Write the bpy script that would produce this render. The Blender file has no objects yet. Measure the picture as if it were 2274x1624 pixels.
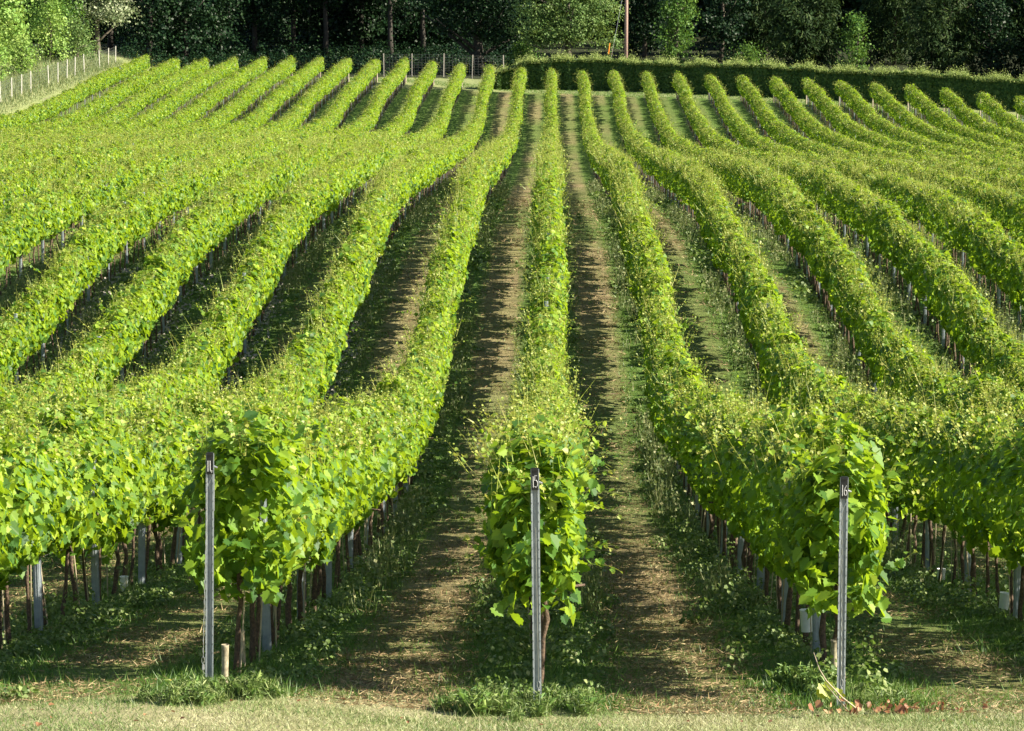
import bpy, math, random
import numpy as np
from mathutils import Vector, Matrix

# ------------------------------------------------------------------ camera, sky, sun
sc = bpy.context.scene
CAMZ = 4.82
F = 6556.0                      # focal length in units of a 2273 px wide picture
PW, PH = 2273.0, 1624.0
YH, XV = 120.0, 1227.0          # horizon height and vanishing point of the rows in that picture
PITCH = math.atan((PH/2-YH)/F)
YAW = math.atan((XV-PW/2)/F)
cam_d = bpy.data.cameras.new("camera")
cam_d.sensor_width = 36.0
cam_d.lens = 36.0*F/PW
cam_d.clip_start = 0.5
cam_d.clip_end = 4000.0
cam = bpy.data.objects.new("camera", cam_d)
sc.collection.objects.link(cam)
cam.location = (0, 0, CAMZ)
cam.rotation_euler = (math.pi/2-PITCH, 0, YAW)
sc.camera = cam

SUN_EL = math.radians(32.3)
SUN_AZ = math.radians(13.0)     # measured from +X towards the camera (-Y)
SDIR = Vector((math.cos(SUN_EL)*math.cos(SUN_AZ), -math.cos(SUN_EL)*math.sin(SUN_AZ), math.sin(SUN_EL)))
w = bpy.data.worlds.new("World"); sc.world = w; w.use_nodes = True
nt = w.node_tree
sky = nt.nodes.new("ShaderNodeTexSky"); sky.sky_type = 'NISHITA'; sky.sun_disc = False
sky.sun_elevation = SUN_EL
sky.sun_rotation = math.atan2(SDIR.x, SDIR.y)
nt.links.new(sky.outputs[0], nt.nodes["Background"].inputs[0])
nt.nodes["Background"].inputs[1].default_value = 0.058
sun_d = bpy.data.lights.new("sun", 'SUN'); sun_d.energy = 5.0; sun_d.angle = math.radians(0.5)
sun_d.color = (1.0, 0.92, 0.74)
sun = bpy.data.objects.new("sun", sun_d); sc.collection.objects.link(sun)
sun.rotation_euler = SDIR.to_track_quat('Z', 'Y').to_euler()
sc.view_settings.view_transform = 'Standard'; sc.view_settings.look = 'None'
sc.view_settings.exposure = 1.6; sc.view_settings.gamma = 1.0
sc.cycles.max_bounces = 6; sc.cycles.transparent_max_bounces = 4
sc.cycles.transmission_bounces = 3; sc.cycles.diffuse_bounces = 3

R = np.random.default_rng(7)
C = sc.collection

# ------------------------------------------------------------------ projection helpers
cp, sp = math.cos(PITCH), math.sin(PITCH)
cy_, sy_ = math.cos(YAW), math.sin(YAW)
def unproject(px, py, zc):
    """picture point + camera depth -> world"""
    xc = (px-PW/2)*zc/F; yc = -(py-PH/2)*zc/F
    fy = zc*cp + yc*sp; up = -zc*sp + yc*cp
    return xc*cy_-fy*sy_, xc*sy_+fy*cy_, up+CAMZ
def project(x, y, z):
    xx = x*cy_+y*sy_; yy = -x*sy_+y*cy_; zz = z-CAMZ
    zc = yy*cp-zz*sp; up = yy*sp+zz*cp
    return PW/2+F*xx/zc, PH/2-F*up/zc, zc

# ------------------------------------------------------------------ terrain
D = [1,1.67,2.1,2.5,2.75,3.0,3.25,3.5,3.75,4.1,4.7,5.5,6.5,7.7,8.4,8.9,9.3,9.7,10.5]
TAB = {   # picture height of the vine tops for each lateral position (in rows)
 -18:  [945,905,860,830,780,700,600,500,430,375,325,285,245,195,170,150,130,112,88],
 -15.5:[950,915,875,840,790,710,610,510,440,385,330,282,248,200,172,152,138,125,100],
 -14:  [960,925,885,850,800,720,620,520,450,396,338,303,295,282,264,241,212,186,150],
 -7:   [960,925,885,855,800,715,600,465,425,388,336,303,295,283,262,232,202,178,146],
 -4:   [955,920,880,845,784,672,590,490,450,400,343,311,300,287,266,240,206,176,146],
 -2:   [950,910,870,800,735,625,535,460,418,365,334,318,305,288,268,243,212,182,147],
 0:    [944,905,860,768,692,608,530,465,422,372,340,326,314,292,270,246,215,184,146],
 2:    [946,905,864,795,730,630,545,482,445,385,350,334,322,296,270,246,215,184,147],
 4:    [950,910,870,830,775,665,580,520,460,415,374,350,334,303,272,243,215,184,148],
 8:    [955,920,890,860,820,740,640,555,500,440,405,364,336,303,275,249,221,190,152],
 14:   [965,935,905,880,850,790,700,620,560,500,445,402,367,325,297,277,245,207,160],
}
HT = 2.14
GX = np.arange(-70, 71, 1.0); GY = np.arange(-20, 700, 1.0)
cols = []
for u in sorted(TAB):
    ys, zs = [-20, 0, 10, 19], [3.6, 3.0, 1.2, 0.02]
    for d, t in zip(D, TAB[u]):
        zc = d*22; x, y, z = unproject(XV, t, zc)
        ys.append(y); zs.append(z-HT)
    e = zs[-1]
    zt = {11.3:(e+ (0.9 if u > -15 else .6)), 12:e+1.3, 14:6.0, 17:14.0, 25:30.0, 32:36.0}
    for d, z in zt.items(): ys.append(d*22); zs.append(z if d > 13 else z)
    cols.append((u*2.4, np.interp(GY, ys, zs)))
cx = np.array([c[0] for c in cols]); cz = np.array([c[1] for c in cols])
H = np.empty((len(GX), len(GY)))
for j in range(len(GY)): H[:, j] = np.interp(GX, cx, cz[:, j])
def blur(a, s, ax):
    r = int(3*s)+1; k = np.exp(-0.5*(np.arange(-r, r+1)/s)**2); k /= k.sum()
    pad = [(0, 0), (0, 0)]; pad[ax] = (r, r)
    b = np.pad(a, pad, mode='edge')
    return np.apply_along_axis(lambda v: np.convolve(v, k, 'valid'), ax, b)
H = blur(blur(H, 1.5, 0), 1.6, 1)
H += .14*np.exp(-(((GX+2.9)/1.6)**2)[:, None]-(((GY-21.8)/3.0)**2)[None])
def ground(x, y):
    x = np.asarray(x, float); y = np.asarray(y, float)
    fx = np.clip((x-GX[0]), 0, len(GX)-1.001); fy = np.clip((y-GY[0]), 0, len(GY)-1.001)
    i = fx.astype(int); j = fy.astype(int); a = fx-i; b = fy-j
    mound = .05*np.exp(-(((x+.11)/2.4-np.round((x+.11)/2.4))*2.4/.35)**2)*np.clip((y-21.8)/1.5, 0, 1)*(y < 255)
    return (H[i, j]*(1-a)*(1-b)+H[i+1, j]*a*(1-b)+H[i, j+1]*(1-a)*b+H[i+1, j+1]*a*b)+mound
def gz(x, y): return float(ground(x, y))
def on_ground(px, d):
    """point on the ground seen in picture column px at depth d*22"""
    x, y, z = unproject(px, 400, d*22)
    return x, y, gz(x, y)

# ------------------------------------------------------------------ materials
def new_mat(name):
    m = bpy.data.materials.new(name); m.use_nodes = True
    return m, m.node_tree, m.node_tree.nodes["Principled BSDF"], m.node_tree.nodes["Material Output"]
def ramp(nt, stops, interp='LINEAR'):
    r = nt.nodes.new("ShaderNodeValToRGB"); cr = r.color_ramp; cr.interpolation = interp
    while len(cr.elements) < len(stops): cr.elements.new(0.5)
    for e, (p, c) in zip(cr.elements, stops): e.position = p; e.color = (*c, 1)
    return r
def coords(nt): return nt.nodes.new("ShaderNodeTexCoord").outputs["Object"]
def noise(nt, scale, detail=3, vec=None, rough=.55):
    n = nt.nodes.new("ShaderNodeTexNoise"); n.inputs["Scale"].default_value = scale
    n.inputs["Detail"].default_value = detail; n.inputs["Roughness"].default_value = rough
    nt.links.new(vec if vec is not None else coords(nt), n.inputs["Vector"]); return n
def mathn(nt, op, a, b=None, c=None, clamp=False):
    n = nt.nodes.new("ShaderNodeMath"); n.operation = op; n.use_clamp = clamp
    for i, v in enumerate((a, b, c)):
        if v is None: continue
        if isinstance(v, (int, float)): n.inputs[i].default_value = v
        else: nt.links.new(v, n.inputs[i])
    return n.outputs[0]
def mix(nt, f, a, b, mode='MIX'):
    n = nt.nodes.new("ShaderNodeMix"); n.data_type = 'RGBA'; n.blend_type = mode
    for s, v in ((0, f), (6, a), (7, b)):
        if isinstance(v, (int, float)): n.inputs[s].default_value = v
        elif isinstance(v, tuple): n.inputs[s].default_value = (*v, 1)
        else: nt.links.new(v, n.inputs[s])
    return n.outputs[2]
def leaf_mat(name, stops, trans=(0.3, 0.42, 0.04), tmix=0.35, rough=0.42, patch=None, spec=.5):
    m, nt, p, out = new_mat(name)
    g = nt.nodes.new("ShaderNodeNewGeometry")
    r = ramp(nt, stops); nt.links.new(g.outputs["Random Per Island"], r.inputs[0])
    col = r.outputs[0]
    if patch:
        n = noise(nt, patch[0], 2)
        f = mathn(nt, 'MULTIPLY_ADD', n.outputs[0], 2.4, -0.7, clamp=True)
        col = mix(nt, f, col, mix(nt, 1.0, col, patch[1], 'MULTIPLY'))
    nt.links.new(col, p.inputs["Base Color"])
    p.inputs["Roughness"].default_value = rough
    p.inputs["Specular IOR Level"].default_value = spec
    t = nt.nodes.new("ShaderNodeBsdfTranslucent")
    tc = mix(nt, 1.0, mix(nt, 0.65, col, trans), (1, 1, 1), 'MULTIPLY')
    nt.links.new(tc, t.inputs[0])
    ms = nt.nodes.new("ShaderNodeMixShader"); ms.inputs[0].default_value = tmix
    nt.links.new(p.outputs[0], ms.inputs[1]); nt.links.new(t.outputs[0], ms.inputs[2])
    nt.links.new(ms.outputs[0], out.inputs[0]); return m
def plain(name, col, rough=.6, metal=0, var=.25, scale=8, col2=None, bump=0):
    m, nt, p, out = new_mat(name)
    n = noise(nt, scale, 4)
    c2 = col2 or tuple(c*(1-var) for c in col)
    r = ramp(nt, [(.35, c2), (.65, col)]); nt.links.new(n.outputs[0], r.inputs[0])
    nt.links.new(r.outputs[0], p.inputs["Base Color"])
    p.inputs["Roughness"].default_value = rough; p.inputs["Metallic"].default_value = metal
    if bump:
        b = nt.nodes.new("ShaderNodeBump"); b.inputs["Strength"].default_value = bump
        b.inputs["Distance"].default_value = .02
        nt.links.new(n.outputs[0], b.inputs["Height"]); nt.links.new(b.outputs[0], p.inputs["Normal"])
    return m
M = {}
M['vine'] = leaf_mat("vine_leaf", [(0, (.038, .10, .026)), (.35, (.105, .205, .028)), (.75, (.215, .32, .03)), (1, (.38, .45, .05))],
                     trans=(.45, .62, .012), tmix=.42, rough=.5, patch=(1.6, (.72, .88, .85)), spec=.3)
M['tips'] = leaf_mat("vine_shoot", [(0, (.15, .24, .03)), (.5, (.27, .34, .05)), (.85, (.36, .38, .08)), (1, (.38, .34, .10))],
                     trans=(.5, .5, .08), tmix=.35, rough=.5)
M['weed'] = leaf_mat("weed_leaf", [(0, (.06, .11, .024)), (.6, (.13, .20, .045)), (1, (.27, .31, .12))], trans=(.2, .32, .04), tmix=.3, rough=.55)
M['weedbright'] = leaf_mat("thistle_leaf", [(0, (.09, .20, .05)), (.6, (.20, .33, .09)), (1, (.38, .46, .15))], trans=(.25, .4, .06), tmix=.3, rough=.5)  # brighter, yellower green than the weeds along the rows
M['tall'] = leaf_mat("seeding_weed", [(0, (.08, .13, .045)), (.6, (.17, .21, .08)), (1, (.32, .31, .15))], trans=(.2, .26, .06), tmix=.3, rough=.6)
M['straw'] = leaf_mat("dry_grass", [(0, (.16, .21, .07)), (.35, (.30, .30, .15)), (.7, (.44, .41, .25)), (1, (.6, .56, .40))], trans=(.4, .38, .15), tmix=.25, rough=.6,
                      patch=(.8, (.62, .85, .5)))
M['green'] = leaf_mat("green_grass", [(0, (.03, .085, .012)), (.6, (.07, .16, .025)), (1, (.16, .24, .05))], trans=(.2, .34, .03), tmix=.3, rough=.5)
M['mulch'] = leaf_mat("cut_grass", [(0, (.10, .065, .03)), (.5, (.24, .165, .08)), (1, (.42, .33, .18))], trans=(.3, .22, .1), tmix=.15, rough=.7)
M['oak'] = leaf_mat("oak_leaf", spec=.12, stops=[(0, (.05, .11, .025)), (.5, (.09, .17, .035)), (1, (.15, .24, .06))], trans=(.2, .34, .04), tmix=.3, patch=(.7, (.75, .9, .8)))
M['lime'] = leaf_mat("hazel_leaf", spec=.15, stops=[(0, (.12, .20, .04)), (.5, (.25, .35, .08)), (1, (.42, .50, .15))], trans=(.3, .42, .05), tmix=.33, patch=(.5, (.6, .85, .75)))
M['limetree'] = leaf_mat('broad_leaf', spec=.12, stops=[(0, (.07, .13, .035)), (.5, (.13, .20, .06)), (1, (.24, .31, .11))], trans=(.25, .35, .06), tmix=.3, patch=(.8, (.65, .8, .75)))
M['silver'] = leaf_mat("whitebeam_leaf", spec=.12, stops=[(0, (.10, .15, .07)), (.4, (.22, .26, .15)), (1, (.55, .55, .42))], trans=(.3, .36, .15), tmix=.25, patch=(.7, (.7, .8, .6)))
M['dark'] = leaf_mat("shade_darkened_leaf", spec=.12, stops=[(0, (.007, .019, .008)), (.6, (.013, .032, .012)), (1, (.026, .052, .016))], trans=(.02, .05, .01), tmix=.1, patch=(.4, (.6, .8, .9)))  # dark foliage, colour lowered further to carry the wood's deep shade
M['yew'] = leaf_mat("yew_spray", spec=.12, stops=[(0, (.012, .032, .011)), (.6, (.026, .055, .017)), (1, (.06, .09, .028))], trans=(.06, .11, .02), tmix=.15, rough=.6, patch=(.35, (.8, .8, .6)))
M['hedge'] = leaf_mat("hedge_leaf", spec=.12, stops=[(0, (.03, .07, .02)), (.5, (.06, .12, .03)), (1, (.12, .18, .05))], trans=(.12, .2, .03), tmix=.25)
M['hedgetop'] = leaf_mat("hedge_sunlit_top_leaf", spec=.12, stops=[(0, (.14, .21, .055)), (.5, (.26, .33, .10)), (1, (.38, .42, .16))], trans=(.3, .36, .08), tmix=.35)  # hedge leaf brightened: sunlight on the top is put into the colour
M['bark'] = plain("vine_bark", (.13, .085, .055), .9, col2=(.05, .034, .024), scale=40, bump=.6)
M['shadebark'] = plain('shaded_bark', (.04, .034, .027), .9, col2=(.025, .022, .018), scale=6, bump=.5)  # darker copy of the tree bark, with the wood's shade in its colour
M['treebark'] = plain("tree_bark", (.12, .10, .075), .9, col2=(.05, .042, .033), scale=6, bump=.5)
M['cane'] = plain("bamboo_cane", (.42, .35, .24), .6, scale=30)
M['steel'] = plain("galvanised_steel", (.42, .46, .49), .5, metal=.35, col2=(.29, .33, .36), scale=14)
M['steelpost'] = plain("weathered_zinc", (.42, .46, .50), .55, metal=.35, col2=(.28, .32, .36), scale=10)
M['wire'] = plain("wire", (.62, .63, .63), .35, metal=.8)
M['black'] = plain("black_plate", (.012, .014, .018), .4, scale=20)
M['paint'] = plain("white_paint_marker", (.45, .45, .46), .5, scale=60)
M['hole'] = plain("slot_shadow", (.17, .18, .19), .8)
M['guard'] = plain("white_plastic_tube", (.72, .74, .70), .45, scale=12, var=.15)
M['guardold'] = plain("weathered_plastic_tube", (.36, .32, .22), .7, scale=30, col2=(.17, .14, .09))
M['wood'] = plain("weathered_wood", (.42, .36, .29), .85, scale=12, col2=(.26, .21, .17))
M['greywood'] = plain('grey_wood', (.26, .24, .21), .85, scale=12)
M['palepost'] = plain("pale_fence_wood", (.58, .55, .50), .8, scale=12)
M['pole'] = plain("pole_wood", (.34, .22, .18), .85, scale=9, col2=(.20, .13, .11))
M['orange'] = plain("orange_plastic", (.85, .28, .02), .5)
M['dead'] = leaf_mat("dead_leaf", [(0, (.10, .05, .025)), (.5, (.26, .11, .05)), (1, (.42, .24, .12))], trans=(.4, .12, .05), tmix=.2, rough=.6)
M['yshoot'] = leaf_mat("yellow_leaf", [(0, (.22, .30, .03)), (1, (.42, .46, .06))], trans=(.5, .55, .04), tmix=.35)
M['stone'] = plain("stone", (.33, .30, .26), .85, scale=10)
M['yellow'] = plain("yellow_petal", (.8, .5, .02), .6)

# ground material: mown alleys between rows, soil under vines, dry headland
def ground_mat():
    m, nt, p, out = new_mat("field_ground")
    co = coords(nt)
    sx = nt.nodes.new("ShaderNodeSeparateXYZ"); nt.links.new(co, sx.inputs[0])
    X, Y = sx.outputs[0], sx.outputs[1]
    nb = noise(nt, .35, 3); nm = noise(nt, 2.2, 4); nf = noise(nt, 14, 5, rough=.7); nff = noise(nt, 55, 3, rough=.7)
    # distance to the nearest alley centre, in metres
    ph = mathn(nt, 'MULTIPLY', mathn(nt, 'ADD', X, .12+240), 1/2.4)
    fr = mathn(nt, 'FRACT', ph)
    dc = mathn(nt, 'MULTIPLY', mathn(nt, 'ABSOLUTE', mathn(nt, 'SUBTRACT', fr, .5)), 2.4)
    dcn = mathn(nt, 'ADD', dc, mathn(nt, 'MULTIPLY', mathn(nt, 'SUBTRACT', nf.outputs[0], .5), .5))
    # alternate alleys are greener
    par = mathn(nt, 'PINGPONG', mathn(nt, 'FLOOR', mathn(nt, 'ADD', ph, -.0)), 1)
    strawf = mathn(nt, 'SUBTRACT', 1, mathn(nt, 'MULTIPLY_ADD', dcn, 3.4, -1.25), clamp=True)   # 1 in the middle strip
    greeniness = mathn(nt, 'MULTIPLY_ADD', nb.outputs[0], 2.6, -.95, clamp=True)
    cxy = nt.nodes.new("ShaderNodeCombineXYZ")
    nt.links.new(mathn(nt, 'MULTIPLY', mathn(nt, 'FLOOR', ph), 5.37), cxy.inputs[0]); nt.links.new(mathn(nt, 'MULTIPLY', Y, .045), cxy.inputs[1])
    na = noise(nt, 1.0, 2, cxy.outputs[0])
    side = mathn(nt, 'MULTIPLY_ADD', mathn(nt, 'ABSOLUTE', X), .11, -.42, clamp=True)
    ag = mathn(nt, 'ADD', mathn(nt, 'MULTIPLY_ADD', na.outputs[0], 4.0, -1.5), side, clamp=True)
    strawf = mathn(nt, 'MULTIPLY', strawf, mathn(nt, 'SUBTRACT', 1, mathn(nt, 'MULTIPLY', ag, .8)), clamp=True)
    strawf = mathn(nt, 'MULTIPLY', strawf, mathn(nt, 'SUBTRACT', 1, mathn(nt, 'MULTIPLY', greeniness, .4)), clamp=True)
    green = ramp(nt, [(.3, (.035, .08, .016)), (.52, (.09, .16, .03)), (.72, (.20, .235, .07))])
    nt.links.new(nf.outputs[0], green.inputs[0])
    straw = ramp(nt, [(.3, (.075, .056, .031)), (.5, (.21, .16, .085)), (.68, (.41, .34, .20))])
    nt.links.new(mathn(nt, 'MULTIPLY_ADD', nff.outputs[0], .6, mathn(nt, 'MULTIPLY', nm.outputs[0], .4)), straw.inputs[0])
    soil = ramp(nt, [(.4, (.07, .06, .04)), (.62, (.22, .19, .15)), (.75, (.5, .46, .4))])
    nt.links.new(nff.outputs[0], soil.inputs[0])
    col = mix(nt, strawf, green.outputs[0], straw.outputs[0])
    under = mathn(nt, 'MULTIPLY_ADD', dcn, 5.0, -4.9, clamp=True)
    under = mathn(nt, 'MULTIPLY', under, mathn(nt, 'MULTIPLY_ADD', nb.outputs[0], 3.0, -1.1, clamp=True))
    col = mix(nt, under, col, soil.outputs[0])
    # headlands: near (Y<22.3) and far (Y>~228) are short dry grass
    dry = ramp(nt, [(.25, (.17, .17, .075)), (.5, (.33, .31, .17)), (.75, (.46, .42, .27))])
    nt.links.new(mathn(nt, 'MULTIPLY_ADD', nff.outputs[0], .5, mathn(nt, 'MULTIPLY', nm.outputs[0], .5)), dry.inputs[0])
    wob = mathn(nt, 'ADD', mathn(nt, 'MULTIPLY', mathn(nt, 'SUBTRACT', nm.outputs[0], .5), 2.4), mathn(nt, 'MULTIPLY', mathn(nt, 'SUBTRACT', nb.outputs[0], .5), 2.0))
    hn = mathn(nt, 'MULTIPLY_ADD', mathn(nt, 'ADD', Y, wob), -1.4, 22.6*1.4, clamp=True)
    col = mix(nt, hn, col, dry.outputs[0])
    yl = mathn(nt, 'ADD', Y, mathn(nt, 'MULTIPLY', X, .36))
    hf = mathn(nt, 'MULTIPLY_ADD', mathn(nt, 'ADD', yl, wob), .8, -231.5*.8, clamp=True)
    hl = mathn(nt, 'MULTIPLY_ADD', mathn(nt, 'ADD', X, wob), -1.0, -35.3, clamp=True)
    col = mix(nt, mathn(nt, 'MAXIMUM', hf, hl), col, mix(nt, .6, dry.outputs[0], (.12, .18, .045)))
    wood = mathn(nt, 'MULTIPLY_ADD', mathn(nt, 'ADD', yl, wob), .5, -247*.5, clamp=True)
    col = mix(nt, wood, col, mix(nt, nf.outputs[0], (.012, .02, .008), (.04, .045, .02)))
    nt.links.new(col, p.inputs["Base Color"])
    p.inputs["Roughness"].default_value = .95; p.inputs["Specular IOR Level"].default_value = .15
    b = nt.nodes.new("ShaderNodeBump"); b.inputs["Strength"].default_value = .9; b.inputs["Distance"].default_value = .05
    hs = mathn(nt, 'ADD', nf.outputs[0], mathn(nt, 'MULTIPLY', nff.outputs[0], .5))
    nt.links.new(hs, b.inputs["Height"]); nt.links.new(b.outputs[0], p.inputs["Normal"])
    return m
M['ground'] = ground_mat()

# ------------------------------------------------------------------ mesh helpers
def mesh_np(name, verts, loops, starts, totals, mat, smooth=False):
    me = bpy.data.meshes.new(name)
    me.vertices.add(len(verts)); me.vertices.foreach_set("co", np.ascontiguousarray(verts, np.float32).ravel())
    me.loops.add(len(loops)); me.loops.foreach_set("vertex_index", np.ascontiguousarray(loops, np.int32))
    me.polygons.add(len(starts)); me.polygons.foreach_set("loop_start", np.ascontiguousarray(starts, np.int32))
    me.polygons.foreach_set("loop_total", np.ascontiguousarray(totals, np.int32))
    if smooth: me.polygons.foreach_set("use_smooth", np.ones(len(starts), bool))
    me.update(calc_edges=True); me.materials.append(mat)
    return me
def template(verts, faces):
    return np.array(verts, float), faces
def unit(v): return v/np.maximum(np.linalg.norm(v, axis=1, keepdims=True), 1e-9)
def frames(n, tipdir):
    """orthonormal frames with normal n and leaf axis near tipdir"""
    n = unit(n); b = tipdir-(tipdir*n).sum(1, keepdims=True)*n; b = unit(b)
    return np.cross(b, n), b, n
class Cloud:
    """accumulates many small copies of flat leaf templates into one mesh"""
    def __init__(s): s.v = []; s.l = []; s.t = []; s.nv = 0
    def add(s, tpl, c, n, tip, size):
        tv, tf = tpl; k = len(c)
        if k == 0: return
        T, B, N = frames(n, tip)
        sz = np.asarray(size, float).reshape(-1, 1) if np.ndim(size) else np.full((k, 1), size)
        P = (c[:, None, :] + sz[:, None]*(tv[None, :, 0:1]*T[:, None]+tv[None, :, 1:2]*B[:, None]+tv[None, :, 2:3]*N[:, None]))
        nv = len(tv); s.v.append(P.reshape(-1, 3))
        lf = np.concatenate([np.array(f) for f in tf]); tt = np.array([len(f) for f in tf])
        s.l.append((lf[None]+(np.arange(k)*nv)[:, None]+s.nv).ravel()); s.t.append(np.tile(tt, k)); s.nv += k*nv
    def strips(s, base, tipv, width):
        """thin tapering triangles from base along tipv (grass, stems)"""
        k = len(base)
        side = unit(np.cross(tipv, R.normal(size=(k, 3))))*np.asarray(width).reshape(-1, 1)*.5
        P = np.stack([base-side, base+side, base+tipv], 1)
        s.v.append(P.reshape(-1, 3)); s.l.append(np.arange(3*k)+s.nv); s.t.append(np.full(k, 3)); s.nv += 3*k
    def obj(s, name, mat, parent=None, smooth=False):
        if not s.v: return None
        t = np.concatenate(s.t); st = np.concatenate([[0], np.cumsum(t)[:-1]])
        me = mesh_np(name, np.concatenate(s.v), np.concatenate(s.l), st, t, mat, smooth)
        o = bpy.data.objects.new(name, me); C.objects.link(o)
        if parent: o.parent = parent
        return o
class Solid:
    """boxes, tubes and lathed shapes joined into one mesh"""
    def __init__(s): s.v = []; s.f = []
    def raw(s, v, f):
        o = len(s.v); s.v += [tuple(x) for x in v]; s.f += [tuple(i+o for i in q) for q in f]
    def box(s, c, h, rot=None):
        vs = [Vector((x*h[0], y*h[1], z*h[2])) for x in (-1, 1) for y in (-1, 1) for z in (-1, 1)]
        if rot: vs = [rot @ v for v in vs]
        s.raw([v+Vector(c) for v in vs], [(0, 1, 3, 2), (4, 6, 7, 5), (0, 4, 5, 1), (2, 3, 7, 6), (0, 2, 6, 4), (1, 5, 7, 3)])
    def tube(s, pts, rad, seg=8, cap=True):
        pts = [Vector(p) for p in pts]; rad = rad if isinstance(rad, (list, tuple)) else [rad]*len(pts)
        rings = []
        for i, p in enumerate(pts):
            t = (pts[min(i+1, len(pts)-1)]-pts[max(i-1, 0)]).normalized()
            a = t.orthogonal().normalized() if i == 0 else (a-a.dot(t)*t).normalized()
            b = t.cross(a)
            rings.append([p+rad[i]*(math.cos(2*math.pi*k/seg)*a+math.sin(2*math.pi*k/seg)*b) for k in range(seg)])
        v = [q for r_ in rings for q in r_]; f = []
        for i in range(len(rings)-1):
            for k in range(seg):
                f.append((i*seg+k, i*seg+(k+1) % seg, (i+1)*seg+(k+1) % seg, (i+1)*seg+k))
        if cap: f.append(tuple(range(seg))[::-1]); f.append(tuple(range((len(rings)-1)*seg, len(rings)*seg)))
        s.raw(v, f)
    def mesh(s, name, mat, smooth=False):
        me = bpy.data.meshes.new(name); me.from_pydata(s.v, [], s.f); me.materials.append(mat)
        if smooth: me.polygons.foreach_set("use_smooth", [True]*len(me.polygons))
        me.update(); return me
    def obj(s, name, mat, parent=None, smooth=False):
        o = bpy.data.objects.new(name, s.mesh(name, mat, smooth)); C.objects.link(o)
        if parent: o.parent = parent
        return o
def thing(name, label, cat, loc=(0, 0, 0), group=None):
    o = bpy.data.objects.new(name, None); o.empty_display_size = .1; C.objects.link(o); o.location = loc
    o['label'] = label; o['category'] = cat
    if group: o['group'] = group
    return o
def tag(o, label=None, cat=None, group=None, kind=None):
    if label: o['label'] = label
    if cat: o['category'] = cat
    if group: o['group'] = group
    if kind: o['kind'] = kind
    return o

# leaf templates: x across, y along the midrib, z out of the leaf
_h = [(0, .10), (.10, -.06), (.30, -.10), (.36, .06), (.52, .14), (.44, .32), (.56, .52), (.36, .56), (.26, .76), (.12, .84), (0, 1.0)]
def lobed():
    v = []; n = len(_h)
    for x, y in _h: v.append((x, y-.45, .30*x-.22*(y-.4)**2))
    for x, y in _h[1:-1]: v.append((-x, y-.45, .30*x-.22*(y-.4)**2))
    return template(v, [list(range(n)), [0]+[n-1]+list(range(2*n-3, n-1, -1))])
LEAF_A = lobed()
LEAF_B = template([(0, -.5, 0), (.42, -.42, .10), (.5, .12, .13), (.0, .55, -.08), (-.5, .12, .13), (-.42, -.42, .10)], [[0, 1, 2, 3], [0, 3, 4, 5]])
LEAF_C = template([(0, -.5, 0), (.5, .0, .14), (0, .5, -.05), (-.5, 0, .14)], [[0, 1, 2], [0, 2, 3]])
LEAF_LONG = template([(0, 0, 0), (.10, .3, .06), (.08, .7, .08), (0, 1, -.05), (-.08, .7, .08), (-.10, .3, .06)], [[0, 1, 2, 3], [0, 3, 4, 5]])
_t = [(0, 0)]
for k in range(6):
    y = .08+.15*k; _t += [(.06+.03*math.sin(k), y), (.22*math.sin(math.pi*min(1, (y+.15)))+.02, y+.10)]
_t += [(.0, 1.05)]
def thistle():
    v = []; n = len(_t)
    arch = lambda y: .35*math.sin(y*2.2)-.25*y*y
    for x, y in _t: v.append((x, y, arch(y)+.25*x))
    for x, y in _t[1:-1]: v.append((-x, y, arch(y)+.25*x))
    return template(v, [list(range(n)), [0]+[n-1]+list(range(2*n-3, n-1, -1))])
LEAF_T = thistle()
SPRAY = template([(0, 0, 0), (.16, .35, -.02), (.05, .4, 0), (.13, .75, -.05), (0, 1, -.1), (-.13, .75, -.05), (-.05, .4, 0), (-.16, .35, -.02)], [[0, 1, 2, 3, 4], [0, 4, 5, 6, 7]])

# ------------------------------------------------------------------ ground sheet
def make_ground():
    xs = np.concatenate([[-900, -500, -300, -180, -110, -75], np.arange(-60, 60.01, .3), [75, 110, 180, 300, 500, 900]])
    ys = np.concatenate([[-500, -200, -80, -30, -10, 0, 6, 12], np.arange(16, 60, .25), np.arange(60, 270, .7), np.arange(270, 420, 5), [450, 500, 600, 695, 900, 1400]])
    XX, YY = np.meshgrid(xs, ys, indexing='ij')
    Z = ground(XX, YY)
    near = (np.abs(XX) < 60) & (YY < 270)
    rl = np.sin(XX*7.3+YY*1.1+np.sin(YY*2.7)*2)*np.sin(YY*5.1+np.sin(XX*3.3)*2)
    Z = Z + near*np.where(YY < 23, .25, 1)*(.014*rl + .010*np.sin(XX*17+YY*9)*np.sin(YY*13-XX*5))-.004
    nx, ny = len(xs), len(ys)
    V = np.stack([XX, YY, Z], -1).reshape(-1, 3)
    i, j = np.meshgrid(np.arange(nx-1), np.arange(ny-1), indexing='ij')
    a = (i*ny+j).ravel(); q = np.stack([a, a+ny, a+ny+1, a+1], 1)
    me = mesh_np("ground", V, q.ravel(), np.arange(len(q))*4, np.full(len(q), 4), M['ground'], True)
    o = bpy.data.objects.new("ground", me); C.objects.link(o); tag(o, kind='structure')
make_ground()

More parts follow.
